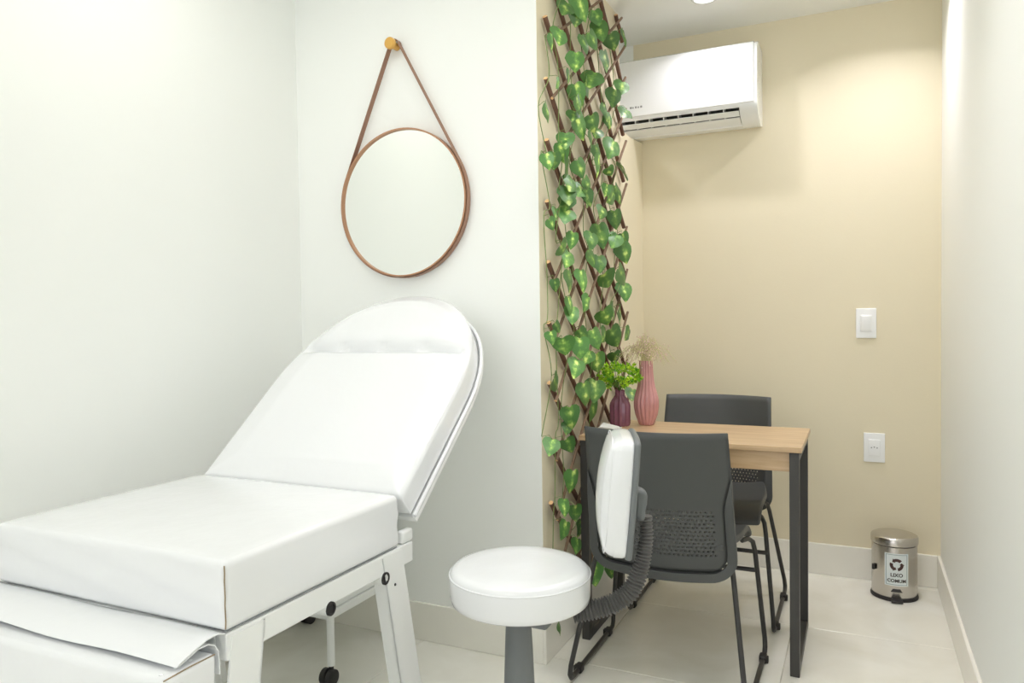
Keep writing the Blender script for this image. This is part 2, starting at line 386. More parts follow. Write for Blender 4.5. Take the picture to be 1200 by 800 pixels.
mb = MB(); cz = [(.0875, 2.066), (.072, 2.0855), (.0865, 2.1235), (.134, 2.1385), (.18, 2.1205), (.176, 2.1195), (.133, 2.135), (.09, 2.1205), (.0755, 2.0855), (.09, 2.068)]
mb.prism(cz, acp, ax0+.075, LX-.002)
part('air_duct', mb, 'duct_grey', t, 40)
fp = [(.198, 2.128), (.2035, 2.13), (.2055, 2.16), (.2055, 2.26), (.1965, 2.362), (.183, 2.394), (.160, 2.405), (.150, 2.4035), (.174, 2.393), (.189, 2.36), (.1985, 2.26)]
part('front_panel', MB().prism(fp, acp, ax0+.004, ax1-.016), 'plastic_white', t, 40)
for (d0, z0, d1, z1) in ((.090, 2.058, .143, 2.078), (.150, 2.083, .177, 2.0985)):
    part('louver', MB().prism([(d0, z0), (d1, z1), (d1-.002, z1+.004), (d0-.002, z0+.004)], acp, ax0+.076, LX-.004), 'plastic_white', t, 40)
for k in range(12):
    x = LX-.07-.068*k
    part('vane', MB().prism([(.120, 2.0755), (.150, 2.0865), (.184, 2.106), (.180, 2.116), (.13, 2.128), (.100, 2.112)], acp, x-.002, x+.002), 'plastic_white', t, 0)
for k in range(3): part('side_clip', B((ax1, YB-.12+.001*k, 2.17+.06*k), (ax1+.001, YB-.112, 2.20+.06*k)), 'plastic_grey', t, 0)
mb = MB()
for k, wd in enumerate((.010, .006, .008, .007, .009)):
    x = -.985+.0125*k; mb.box((x, YB-.2063, 2.166), (x+wd, YB-.2054, 2.173 if k % 2 else 2.175))
part('brand_mark', mb, 'mark_grey', t, 0)
# ------------------------------------------------------------------ wall plates
def plate(name, label, cat, x0, x1, z0, z1, socket):
    cx, cz = (x0+x1)/2, (z0+z1)/2
    t = thing(name, label, cat, (cx, YB, cz))
    part('cover_plate', MB().rbox((cx, YB-.005, cz), (x1-x0, .009, z1-z0), .003, 3, (2, 1, 2)), 'plastic_white', t)
    ins = part('insert', MB().rbox((cx, YB-.0105, cz), (.047, .006, .072), .002, 3, (2, 1, 2)), 'plastic_white', t)
    if socket:
        for q, dz in ((-.011, 0), (0, .003), (.011, 0)):
            part('pin_hole', MB().lathe([(.0028, 0), (.0028, -.0006)], (cx+q, YB-.0135, cz+dz), 10, axis='y'), 'mark_grey', ins)
    else:
        part('rocker', MB().rbox((cx, YB-.0145, cz), (.040, .004, .064), .0015, 2, (1, 1, 1), warp=lambda p, h: (p.x, p.y-.002*p.z/.03, p.z)), 'plastic_white', t)
plate('light_switch', 'white rectangular light switch on the beige wall above the socket', 'light switch', -.019, .063, 1.078, 1.210, False)
plate('wall_socket', 'white wall socket with small pin holes low on the beige wall', 'socket', .012, .097, .529, .658, True)
# ------------------------------------------------------------------ treatment bed
BX0, BX1 = -1.768, -1.065; BC = (BX0+BX1)/2; BW = BX1-BX0
SY0, SY1, SZ0, SZ1 = 1.0, 1.575, .607, .738
bed = thing('treatment_bed', 'white vinyl treatment bed with raised rounded backrest against the left wall', 'treatment bed', (BC, 1.28, 0))
def puff(p, h):
    fx = max(0, 1-(p.x/h[0])**2); fy = max(0, 1-(p.y/h[1])**2)
    z = p.z
    if p.z > 0: z += .010*(fx*fy)**.5 + .0025*math.sin(9*p.x+14*p.y)*fx*fy
    k = .004*math.sin(17*p.x+5*p.z*20)*max(0, 1-(p.z/h[2])**2)
    return (p.x, p.y+(k if abs(p.y) > h[1]*.95 else 0), z)
seat = part('seat_cushion', MB().rbox((BC, (SY0+SY1)/2, (SZ0+SZ1)/2), (BW, SY1-SY0, SZ1-SZ0), .013, 4, (24, 22, 6), puff), 'pvc', bed, 60)
for sx in (BX0, BX1):
    s_ = -1 if sx == BX0 else 1
    part('seam', MB().tube([(sx-s_*.0026+.0006*math.sin(k*2.1), SY0+.0024, SZ1-.006-(SZ1-SZ0-.012)*k/8) for k in range(9)], .0013, 6), 'thread', seat, label='brown stitched corner seam')
mb = MB().tube([(BX0+.01, SY0+.004, SZ0-.001), (BC, SY0+.001, SZ0-.003), (BX1-.003, SY0+.003, SZ0), (BX1-.002, (SY0+SY1)/2, SZ0-.001), (BX1-.004, SY1-.01, SZ0)], .0011, 6)
part('welt', mb, 'mark_grey', seat, label='dark stitched lower edge of the cushion')
# frame
mb = MB(); FZ0, FZ1 = .552, .604
mb.box((BX1-.03, SY0+.002, FZ0), (BX1-.001, SY1+.06, FZ1)); mb.box((BX0+.001, SY0+.002, FZ0), (BX0+.03, SY1+.06, FZ1))
mb.box((BX0+.0305, SY0+.002, FZ0), (BX1-.0305, SY0+.032, FZ1)); mb.box((BX0+.0305, SY1+.03, FZ0), (BX1-.0305, SY1+.06, FZ1))
part('frame', mb, 'white_metal', bed, 0, bevel=.003)
for y in (1.297, 1.506):
    tb = MB().tube([(BX0-.001, y, FZ0-.006), (BX1+.001, y, FZ0-.006)], .0165, 20, cap=False)
    tb.tube([(BX1-.004, y, FZ0-.006), (BX0+.004, y, FZ0-.006)], .0145, 20)
    cr = part('cross_tube', tb, 'white_metal', bed, 40)
    part('end_plug', MB().lathe([(.0155, 0), (.0155, .005), (.011, .0055), (.010, .002)], (BX1-.001, y, FZ0-.006), 20, axis='x'), 'dark_rubber', cr)
def leg(xs, ytop, ybot):
    mb = MB(); s_ = 1 if xs == BX1 else -1
    def xo(z): return xs + s_*(.0005+.015*(FZ1-z)/.6)
    top, w = FZ0+.045, .085
    sd = 1 if ybot > ytop else -1
    for (wid, inw) in ((w, .004), (.004, .038)):
        v = []
        for z, y in ((0, ybot), (top, ytop)):
            x = xo(z)
            v += [(x, y, z), (x, y+sd*wid, z), (x-s_*inw, y+sd*wid, z), (x-s_*inw, y, z)]
        mb.add(v, [(0,1,2,3),(4,5,6,7),(0,1,5,4),(1,2,6,5),(2,3,7,6),(3,0,4,7)])
    return mb
for xs in (BX1, BX0):
    for yt, yb_ in ((1.497, 1.60), (1.10, 1.0)):
        lg = part('leg', leg(xs, yt, yb_), 'white_metal', bed, 0)
        if yt > 1.3 and xs == BX1:
            part('bolt', MB().lathe([(.0035, 0), (.0035, .003)], (xs+.0015, 1.545, .518), 10, axis='x'), 'dark_rubber', lg)
# backrest (built flat: x across, s along, t up) then leaned
ANG = math.radians(40); HY, HZ = SY1, SZ1
LB, SS = .84, .38
def wid(s, W0): return W0 if s <= SS else W0*math.sqrt(max(0, 1-((s-SS)/(LB-SS))**2.2))
def place(x, s, tt):
    return (BC+x, HY + s*math.cos(ANG) - (tt)*math.sin(ANG), HZ + s*math.sin(ANG) + tt*math.cos(ANG))
def slab(W0, lb, t0, t1, r, surf=None, NA=48, NS=56):
    mb = MB(); k = lb/LB
    sv = [SS*.98*i/(NS*.6) for i in range(int(NS*.6)+1)]; n2 = NS-len(sv)+1
    sv += [SS*.98+(LB-SS*.98)*math.sin(math.pi/2*(i+1)/n2) for i in range(n2)]
    sv[-1] = LB-.0015
    av = [math.sin(math.pi/2*(-1+2*i/NA)) for i in range(NA+1)]
    vs = []
    for s in sv:
        w = wid(s, W0)
        for a in av:
            x = a*w; sm = SS+(LB-SS)*max(0, 1-(abs(x)/W0)**2)**(1/2.2)
            ed = min((1-abs(a))*w, s, max(0, sm-s)); c = max(0, 1-ed/r)
            t = t1-r*(1-math.sqrt(max(0, 1-c*c)))
            if surf: t += surf(x, s, ed)
            vs.append((x, s*k, t))
    na = NA+1; ns = len(sv)
    mb.add([place(*v) for v in vs], [(j*na+i, j*na+i+1, (j+1)*na+i+1, (j+1)*na+i) for j in range(ns-1) for i in range(NA)])
    loop = [i for i in range(na)] + [j*na+NA for j in range(1, ns)] + [(ns-1)*na+i for i in range(NA-1, -1, -1)] + [j*na for j in range(ns-2, 0, -1)]
    o = len(mb.v); L = len(loop)
    for q in loop: v = vs[q]; mb.v.append(place(v[0], v[1], t0))
    nf = [(loop[i], o+i, o+(i+1) % L, loop[(i+1) % L]) for i in range(L)] + [tuple(o+i for i in range(L))]
    mb.f += nf; mb.mi += [0]*len(nf)
    return mb
SEAM = .56
def seam_s(x): return SEAM-.007*abs(math.sin((x+.16)*math.pi/.16))
def backsurf(x, s, ed):
    f = min(1, ed/.09); p = .012*f
    d = s-seam_s(x); fe = min(1, ed/.03)
    p -= .026*math.exp(-abs(d)/.011)*fe
    if d > 0: p += .016*(1-math.exp(-d/.03))*min(1, ed/.06)
    for xb in (-.16, 0., .16):
        p -= .010*math.exp(-((x-xb)**2/.0009+d*d/.0004))*fe
    p += .0018*math.sin(11*x+6*s)*math.sin(9*s-4*x)*f
    return p
bk = part('backrest', slab(BW/2, LB, -.080, -.008, .016, backsurf, 64, 120), 'pvc', bed, 60)
part('back_board', slab(BW/2+.006, LB+.010, -.112, -.092, .006, None, 32, 40), 'white_metal', bed, 40)
loop = []
for k in range(41):
    s = .0+SS*k/40; loop.append((wid(s, BW/2+.008), s))
for k in range(1, 40):
    th = math.pi/2*k/40; s = SS+(LB+.012-SS)*math.sin(th); loop.append(((BW/2+.008)*max(0, 1-math.sin(th)**2.2)**.5, s))
pl = [place(x, s, -.086) for x, s in loop] + [place(-x, s, -.086) for x, s in reversed(loop)]
part('rim', MB().tube(pl, .0065, 8), 'pvc', bed, 60)
sp = [place(x, seam_s(x), -.008+backsurf(x, seam_s(x), .1)+.0002) for x in [(-.29+.58*k/60) for k in range(61)]]
part('seam', MB().tube(sp, .0007, 5), 'mark_grey', bk)
lugp = place(-BW/2-.012, .26, -.05)
part('side_lug', MB().rbox(lugp, (.03, .03, .022), .006, 3, (1, 1, 1)), 'white_metal', bed)
for x in (BX1-.012, BX0+.012):
    part('hinge', MB().rbox((x, SY1+.04, .622), (.022, .05, .034), .008, 3, (1, 1, 1)), 'white_metal', bed)
# folded-down leg cushion
def lc(p, h): return (p.x, p.y-.10*(h[2]-p.z)*.35 + (.008*(1-(p.x/h[0])**2) if p.y < 0 else 0)*-1, p.z)
lr = part('leg_cushion', MB().rbox((BC, .921, .33), (BW, .118, .50), .012, 4, (16, 4, 12), lc), 'pvc', bed, 60)
part('seam', MB().tube([(BX1-.0035, .866, .5765), (BX1-.003, .92, .5785), (BX1-.0035, .976, .577)], .0012, 6), 'thread', lr)
for k in range(3):
    part('stud', MB().lathe([(.004, 0), (.0035, .002), (.001, .003)], (BX1-.02, .895+.03*k-.02, .5795), 10), 'plastic_white', lr)
# vinyl flap bridging seat and leg cushion
prof = [(1.002, .606), (.985, .612), (.96, .611), (.93, .603), (.905, .594), (.893, .588), (.899, .587), (.915, .5925), (.94, .600), (.962, .5995), (.977, .592), (.9845, .578), (.986, .555), (.9865, .535)]
def flap():
    mb = MB(); N = 30; vs = []
    th = .0022
    full_ = []
    for i, (y, z) in enumerate(prof):
        a = prof[max(0, i-1)]; b = prof[min(len(prof)-1, i+1)]; ty, tz = b[0]-a[0], b[1]-a[1]; l = math.hypot(ty, tz) or 1
        full_.append((y, z, -tz/l, ty/l))
    ring = [(y+ny*th*0, z+nz*th*0) for y, z, ny, nz in full_] + [(y+ny*th, z+nz*th) for y, z, ny, nz in reversed(full_)]
    n = len(ring)
    for k in range(N+1):
        x = BX0+.01+(BX1-.004-BX0-.01)*k/N; u = k/N
        wob = .004*math.sin(u*9)*math.sin(u*math.pi)
        for y, z in ring: vs.append((x, y+wob*(1.0-y)*6, z+wob*.5))
    fs = [(k*n+i, k*n+(i+1) % n, (k+1)*n+(i+1) % n, (k+1)*n+i) for k in range(N) for i in range(n)]
    fs += [tuple(range(n-1, -1, -1)), tuple(N*n+i for i in range(n))]
    return mb.add(vs, fs)
part('vinyl_flap', flap(), 'pvc', bed, 50, label='loose white vinyl flap with a cream underside')
# ------------------------------------------------------------------ white cart behind the bed
CX0, CX1, CY0, CY1 = -1.965, -1.565, 1.905, 2.27
cart = thing('rolling_cart', 'low white rolling cart on black casters behind the treatment bed', 'cart', ((CX0+CX1)/2, (CY0+CY1)/2, 0))
mb = MB().box((CX0+.012, CY0+.012, .235), (CX1-.012, CY1-.012, .60)); part('body', mb, 'white_metal', cart, 0, bevel=.004)
mb = MB().box((CX0+.006, CY0+.006, .205), (CX1-.006, CY1-.006, .2345)); part('bottom_shelf', mb, 'white_metal', cart, 0, bevel=.003)
for x in (CX0, CX1):
    for y in (CY0, CY1):
        po = part('post', MB().tube([(x, y, .062), (x, y, .61)], .0125, 16), 'white_metal', cart, 50)
        ca = MB().tube([(x, y, .045), (x, y, .0618)], .008, 12)
        for s_ in (-1, 1): ca.lathe([(.010, -.011), (.022, -.011), (.026, -.008), (.026, .008), (.022, .011), (.006, .0115)], (x+s_*.0125-.004, y-.008, .0265), 24, axis='x')
        part('caster', ca, 'dark_rubber', po, 40)
# ------------------------------------------------------------------ stool
SX, SYc = -.752, 1.625; SR = .171; STOP = .583; SBOT = .497
e_ = Vector((math.cos(YAW), math.sin(YAW), 0)); f_ = Vector((-math.sin(YAW), math.cos(YAW), 0))
st = thing('swivel_stool', 'white round padded swivel stool on a grey column with side backrest', 'stool', (SX, SYc, 0))
prof = [(.02, SBOT+.001), (SR-.012, SBOT), (SR-.003, SBOT+.006), (SR, SBOT+.02), (SR+.001, STOP-.020), (SR, STOP-.016), (SR-.003, STOP-.009), (SR-.010, STOP-.003), (SR-.022, STOP), (SR-.06, STOP+.0025), (.002, STOP+.004)]
se = part('seat', MB().lathe(prof, (SX, SYc, 0), 64), 'pvc', st, 60)
part('welt', MB().tube([(SX+(SR+.0005)*math.cos(a), SYc+(SR+.0005)*math.sin(a), STOP-.0165) for a in [2*math.pi*k/64 for k in range(64)]], .0022, 8, closed=True), 'pvc', se, 60)
part('seat_plate', MB().lathe([(.12, SBOT-.012), (.13, SBOT-.010), (.13, SBOT-.0005)], (SX, SYc, 0), 40), 'plastic_dark', st)
part('column', MB().lathe([(.044, .12), (.041, .2), (.034, .38), (.029, SBOT-.0125)], (SX-.005*e_.x, SYc-.005*e_.y, 0), 32), 'stool_grey', st)
lv = Vector((0, 0, CH))+ray(634, 731)*1.76
part('mechanism', MB().rbox((lv.x, lv.y, SBOT-.029), (.044, .04, .034), .008, 3, (2, 2, 1)), 'stool_grey', st)
bm_ = MB().lathe([(.055, .08), (.058, .10), (.052, .125), (.044, .13)], (SX, SYc, 0), 32); part('hub', bm_, 'stool_grey', st)
for k in range(5):
    a = 2*math.pi*k/5+.3; c, s_ = math.cos(a), math.sin(a)
    ar = MB().tube([(SX+.04*c, SYc+.04*s_, .10), (SX+.16*c, SYc+.16*s_, .085), (SX+.26*c, SYc+.26*s_, .068)], [.022, .018, .013], 12)
    aro = part('base_arm', ar, 'stool_grey', st, 50)
    ca = MB().tube([(SX+.25*c, SYc+.25*s_, .045), (SX+.25*c, SYc+.25*s_, .07)], .008, 10)
    for q in (-.013, .013): ca.lathe([(.01, -.01), (.022, -.01), (.025, -.006), (.025, .006), (.022, .01), (.01, .01)], (SX+.25*c+q, SYc+.25*s_, .0255), 20, axis='x')
    part('caster', ca, 'dark_rubber', aro, 40)
# backrest pad seen edge-on
DP = 1.80
PC = Vector((0, 0, CH)) + ray(721, 574)*DP
LEAN = math.radians(5)
PR_ = math.radians(4.5); pf = f_*math.cos(PR_)+e_*math.sin(PR_); pe = e_*math.cos(PR_)-f_*math.sin(PR_)
def padpos(n_, w_, h_):   # n_: along e (away from seat), w_: along f, h_: up
    n2 = n_*math.cos(LEAN)+h_*math.sin(LEAN); h2 = -n_*math.sin(LEAN)+h_*math.cos(LEAN)
    return PC + pe*n2 + pf*w_ + Vector((0, 0, h2))
PWd, PH = .24, .285
def padwarp(p, h):
    n_, w_, z_ = p.x, p.y, p.z
    u = abs(z_)/h[2]
    if n_ < 0: n_ -= .012*(1-(w_/h[1])**2)*(1-u*u) - .012*u**3
    # rounded corners of the outline
    q_ = 1-.055*max(0, min(1, (.012-p.x)/.047))**2.2
    return padpos(n_, w_*(1-.10*u**4)*q_, z_*(1-.08*(abs(w_)/h[1])**4)*q_)
part('backrest_pad', MB().rbox((0, 0, 0), (.068, PWd, PH), .017, 5, (4, 10, 10), padwarp), 'pvc', st, 60)
for nn in (-.021,):
    lp = []
    for k in range(64):
        a = 2*math.pi*k/64; c, s_ = math.cos(a), math.sin(a)
        w_ = math.copysign(abs(c)**.35, c)*(PWd/2+.0005)*(1-.10*abs(s_)**2); z_ = math.copysign(abs(s_)**.35, s_)*(PH/2+.0005)*(1-.08*abs(c)**2)
        lp.append(padpos(nn, w_*.965, z_*.965))
    part('welt', MB().tube(lp, .0016, 6, closed=True), 'pvc', [o for o in st.children if o.name.startswith('backrest_pad')][0], 60)
def shwarp(p, h):
    u = abs(p.z)/h[2]
    return padpos(.0345+p.x, p.y*(1-.10*u**4), p.z*(1-.08*(abs(p.y)/h[1])**4))
part('back_shell', MB().rbox((0, 0, 0), (.015, PWd+.005, PH+.007), .007, 4, (2, 10, 10), shwarp), 'stool_grey', st, 60)
kb = MB()
kb.rbox((0, 0, 0), (.032, .044, .074), .012, 4, (2, 2, 3), lambda p, h: padpos(.0575+p.x*(1-.15*(p.z < 0)), -.03+p.y, -.02+p.z+.006*(-p.x/.018)))
part('bracket', kb, 'stool_grey', st, 60)
# corrugated arm cover
def rp(px, py, d): return Vector((0, 0, CH)) + ray(px, py)*d
ctrl = [rp(757, 604, 1.785), rp(757, 632, 1.785), rp(751, 664, 1.785), rp(739, 692, 1.785), rp(718, 707, 1.785), rp(695, 714, 1.785), rp(672, 718, 1.79)]
def catmull(P, n):
    out = []; Q = [P[0]*2-P[1]]+P+[P[-1]*2-P[-2]]
    for i in range(1, len(Q)-2):
        for k in range(n):
            t = k/n; a, b, c, d = Q[i-1], Q[i], Q[i+1], Q[i+2]
            out.append(.5*((2*b)+(c-a)*t+(2*a-5*b+4*c-d)*t*t+(3*b-a-3*c+d)*t**3))
    return out+[P[-1]]
cv = catmull(ctrl, 40)
ln = [0]
for i in range(1, len(cv)): ln.append(ln[-1]+(cv[i]-cv[i-1]).length)
NR = 40; path = []; rads = []
for k in range(NR*4+1):
    d = ln[-1]*k/(NR*4); i = max(j for j in range(len(ln)) if ln[j] <= d+1e-9); i = min(i, len(cv)-2)
    f = (d-ln[i])/max(1e-9, ln[i+1]-ln[i]); path.append(cv[i].lerp(cv[i+1], f))
    u = k/(NR*4); rads.append((.0150+.0100*min(1, u*1.7))*(1.0 if k % 4 == 0 else .90 if k % 2 else .74))
part('corrugated_sleeve', MB().tube(path, rads, 20), 'bellow', st, 20)
# ------------------------------------------------------------------ chairs
BZ, BHt = .400, .437      # lower edge and height of the chair back
def outw(v): return .236-.014*v
def halfw(v):
    r = .13
    b = outw(v)-.024*max(0, min(1, (.66-v)/.2))
    return b if v > r else b-.045*(1-math.sqrt(max(0, 1-((r-v)/r)**2)))
CURV = .062
def bz(x, v): return Vector((x, -.185-.095*max(0, v)**1.2+CURV*(x/.22)**2, BZ+BHt*v))
def back_pt(u, v, off=0):
    return bz(u*halfw(v), v)
def perforated():
    mb = MB(); u0_, u1_, v0_, v1_ = -.86, .86, .10, .45; NC, NRW = 27, 12
    cw = (u1_-u0_)/NC; rh = (v1_-v0_)/NRW
    vid = {}; V = []; Fc = []
    def P(u, v):
        k = (round(u, 5), round(v, 5))
        if k not in vid: vid[k] = len(V); V.append(back_pt(u, v))
        return vid[k]
    for j in range(NRW):
        sh = .5*(j % 2); a, b = v0_+j*rh, v0_+(j+1)*rh; mid_ = (a+b)/2
        for i in range(NC-(1 if j % 2 else 0)):
            l = u0_+(i+sh)*cw; r = l+cw; c = (l+r)/2
            out = [P(r, mid_), P(r, b), P(c, b), P(l, b), P(l, mid_), P(l, a), P(c, a), P(r, a)]
            inn = [P(c+.205*cw*math.cos(k*math.pi/4), mid_+.205*rh*1.1*math.sin(k*math.pi/4)) for k in range(8)]
            for k in range(8): Fc.append((out[k], out[(k+1) % 8], inn[(k+1) % 8], inn[k]))
        if j % 2:
            for (l, r) in ((u0_, u0_+cw/2), (u1_-cw/2, u1_)):
                Fc.append((P(l, a), P(r, a), P(r, mid_), P(l, mid_))); Fc.append((P(l, mid_), P(r, mid_), P(r, b), P(l, b)))
    us = [u0_+cw*k/2 for k in range(2*NC+1)]
    vlow = [.0, .02, .045, v0_]; vhigh = [v1_]+[v1_+(1-v1_)*k/10 for k in range(1, 11)]
    for vv in (vlow, vhigh):
        for j in range(len(vv)-1):
            for i in range(2*NC): Fc.append((P(us[i], vv[j]), P(us[i+1], vv[j]), P(us[i+1], vv[j+1]), P(us[i], vv[j+1])))
    vall = vlow[:-1]+[v0_+rh*k/2 for k in range(2*NRW+1)]+vhigh[1:]
    for (l, r) in ((-1, u0_), (u1_, 1)):
        for j in range(len(vall)-1):
            m1 = (l+r)/2
            Fc.append((P(l, vall[j]), P(m1, vall[j]), P(m1, vall[j+1]), P(l, vall[j+1]))); Fc.append((P(m1, vall[j]), P(r, vall[j]), P(r, vall[j+1]), P(m1, vall[j+1])))
    return mb.add(V, Fc)
def make_chair(name, label, group):
    t = thing(name, label, 'chair', (0, 0, 0), 0, group)
    pn = part('backrest', perforated(), 'chair_shell', t, 40, False)
    s = pn.modifiers.new('thickness', 'SOLIDIFY'); s.thickness = .006; s.offset = 0
    # U-shaped carrier frame around the lower back
    pts = []
    for k in range(15):
        v = .66-(.66-.075)*k/14; pts.append((bz(halfw(v), v), (1, 0), outw(v)-halfw(v)+.001))
    for k in range(1, 10):
        a = math.pi/2*k/9; x = halfw(.131)-.050*(1-math.cos(a)); v = .075-.098*math.sin(a)
        pts.append((bz(x, v), (math.cos(a), -math.sin(a)), .026))
    xe = pts[-1][0].x
    for k in range(1, 13):
        pts.append((bz(xe*(1-k/12), -.023), (0, -1), .026))
    full_ = pts + [(Vector((-p.x, p.y, p.z)), (-o[0], o[1]), w) for p, o, w in reversed(pts[:-1])]
    V = []; Fc = []
    for p, o, w in full_:
        ov = Vector((o[0], 0, o[1]))
        d = .011
        for (a, b) in ((-.0015, -d), (w, -d*.8), (w, d*.8), (-.0015, d)):
            V.append(p+ov*a+Vector((0, b, 0)))
    n = len(full_)
    for i in range(n-1):
        for k in range(4): Fc.append((i*4+k, i*4+(k+1) % 4, i*4+4+(k+1) % 4, i*4+4+k))
    Fc += [(0, 1, 2, 3), tuple((n-1)*4+k for k in (3, 2, 1, 0))]
    part('back_frame', MB().add(V, Fc), 'chair_shell', t, 30, False, bevel=.003)
    part('back_link', MB().rbox((0, -.150, .395), (.37, .03, .036), .008, 3, (4, 1, 1), lambda p, h: (p.x, p.y+.055*(p.x/.22)**2, p.z)), 'chair_shell', t, 50, False)
    def sw(p, h):
        fy = (p.y+h[1])/(2*h[1])
        x = p.x*(.84+.16*max(0, min(1, fy*2.2))**.6); z = p.z - .045*max(0, (fy-.72)/.28)**2 + .016*(abs(p.x)/h[0])**2.5*(1-fy*.5) + .012*(1-fy)**2
        return (x, p.y, z)
    part('seat', MB().rbox((0, .040, .452), (.462, .40, .024), .010, 3, (14, 18, 1), sw), 'chair_shell', t, 50, False)
    part('seat_underside', MB().rbox((0, .03, .428), (.37, .33, .022), .008, 3, (4, 4, 1)), 'chair_shell', t, 50, False)
    R_ = .0083
    for s_ in (-1, 1):
        rear = [(s_*.196, -.06, .418), (s_*.208, -.098, .416), (s_*.217, -.116, .405), (s_*.224, -.131, .375), (s_*.272, -.236, .06), (s_*.275, -.238, .03), (s_*.275, -.228, .0155), (s_*.275, -.205, .0125)]
        run = [(s_*.275, -.205, .0125), (s_*.275, .19, .0125)]
        front = [(s_*.275, .19, .0125), (s_*.275, .215, .0155), (s_*.275, .226, .03), (s_*.274, .226, .06), (s_*.246, .2, .37), (s_*.240, .188, .405), (s_*.228, .165, .421), (s_*.212, .13, .422)]
        part('leg', MB().tube(rear, R_, 12), 'chair_tube', t, 50, False)
        part('leg', MB().tube(front, R_, 12), 'chair_tube', t, 50, False)
        rn = part('runner', MB().tube(run, R_, 12), 'chair_tube', t, 50, False)
        for y in (-.15, .165):
            gl = MB().rbox((s_*.275, y, .0145), (.024, .034, .027), .005, 2, (1, 1, 1)); gl.rbox((s_*(.275+.013), y, .012), (.010, .02, .022), .003, 2, (1, 1, 1))
            part('glide', gl, 'dark_rubber', rn, 50, False)
    part('crossbar', MB().tube([(-.254, .209, .30), (.254, .209, .30)], .0078, 12), 'chair_tube', t, 50, False)
    return t
ch1 = make_chair('dining_chair', 'dark grey plastic chair showing its perforated back, behind the swivel stool', 'dark grey chairs at the table')
ch2 = copy_tree(ch1); ch2['label'] = 'dark grey plastic chair facing the room, between table and beige wall'
ch1.location = (-.577, 2.455, 0)
ch2.location = (-.567, 3.085, 0); ch2.rotation_euler = (0, 0, math.pi)
# ------------------------------------------------------------------ table
TX0, TX1, TY0, TY1, TZ = -.934, -.172, 2.545, 3.003, .755
tb = thing('side_table', 'oak-topped table with black metal end frames against the ivy trellis', 'table', ((TX0+TX1)/2, (TY0+TY1)/2, 0))
part('tabletop', B((TX0, TY0, TZ-.018), (TX1, TY1, TZ)), 'oak', tb, 0, bevel=.0015)
part('apron', B((TX0+.036, TY0+.016, TZ-.083), (TX1-.036, TY0+.032, TZ-.0185)), 'oak', tb, 0, bevel=.001)
part('apron', B((TX0+.036, TY1-.032, TZ-.083), (TX1-.036, TY1-.016, TZ-.0185)), 'oak', tb, 0, bevel=.001)
LW = .030
for x0 in (TX0+.004, TX1-.008-LW):
    for y0 in (TY0+.004, TY1-.004-LW):
        part('leg', B((x0, y0, .0005), (x0+LW, y0+LW, TZ-.0185)), 'table_metal', tb, 0, bevel=.0015)
    for z0 in (.0005, TZ-.0185-LW):
        part('foot_bar' if z0 < .1 else 'top_bar', B((x0+.0005, TY0+.0045+LW, z0), (x0+LW-.0005, TY1-.0045-LW, z0+LW)), 'table_metal', tb, 0, bevel=.0015)
# folded paper
pp = MB()
pp.add([(0, 0, 0), (.075, .0, .0), (.082, .095, 0), (.004, .10, 0), (0, 0, .0025), (.075, 0, .003), (.082, .095, .006), (.004, .10, .012)], [(0,3,2,1),(4,5,6,7),(0,1,5,4),(1,2,6,5),(2,3,7,6),(3,0,4,7)])
pp.add([(.012, .03, .0125), (.070, .035, .0055), (.074, .09, .009), (.008, .092, .022)], [(0, 1, 2, 3)])
pp.move(lambda v: v+Vector((-.915, 2.66, TZ+.0003)))
tag(part('folded_napkin', pp, 'paper', None, 0), 'folded white paper napkin on the table beside the plum vase', 'napkin')
# ------------------------------------------------------------------ vases
VX, VY = -.774, 2.897
v1 = thing('tall_vase', 'tall pink ribbed glass vase of dried flowers on the oak table', 'vase', (VX, VY, TZ))
pr = [(.002, .004), (.026, .0), (.029, .002), (.033, .012), (.043, .040), (.0485, .070), (.0485, .095), (.046, .112), (.041, .130), (.035, .150), (.031, .175), (.028, .205), (.0265, .235), (.027, .252), (.0265, .256), (.0235, .254), (.0225, .235), (.024, .205), (.026, .17)]
part('vessel', MB().lathe([(a, b+TZ) for a, b in pr], (VX, VY, 0), 120, lambda a, z: 1+.11*abs(math.cos(7.5*a))**.6-.08), 'vase_pink', v1, 50)
rnd = random.Random(3)
sm = MB(); bits = MB()
for k in range(80):
    a = rnd.uniform(0, 2*math.pi); sp = rnd.uniform(.015, .125); top = TZ+.256+rnd.uniform(.01, .085)*(1-sp/.16)+.02
    p0 = Vector((VX+.012*math.cos(a), VY+.012*math.sin(a), TZ+.2)); p1 = Vector((VX+.020*math.cos(a), VY+.020*math.sin(a), TZ+.27))
    p2 = Vector((VX+sp*.6*math.cos(a), VY+sp*.6*math.sin(a), top+.015)); p3 = Vector((VX+sp*1.05*math.cos(a), VY+sp*1.05*math.sin(a), top-.012-sp*.25))
    cvs = catmull([p0, p1, p2, p3], 4); sm.tube(cvs, .0008, 4)
    for q in range(9):
        i = rnd.randint(5, len(cvs)-1); b = cvs[i]+Vector((rnd.uniform(-1, 1), rnd.uniform(-1, 1), rnd.uniform(-1, 1)))*.012
        sm.tube([cvs[i], b], .0005, 3)
        r = rnd.uniform(.0016, .0034); ax_ = Vector((rnd.uniform(-1, 1), rnd.uniform(-1, 1), rnd.uniform(-1, 1)))*r
        bits.add([b+Vector((r, 0, 0)), b+Vector((-r, 0, 0)), b+Vector((0, r, 0)), b+Vector((0, -r, 0)), b+Vector((0, 0, r))+ax_, b+Vector((0, 0, -r))], [(0,2,4),(2,1,4),(1,3,4),(3,0,4),(2,0,5),(1,2,5),(3,1,5),(0,3,5)])
o = part('dried_stems', sm, 'dried_stem', v1, 0); o['kind'] = 'stuff'
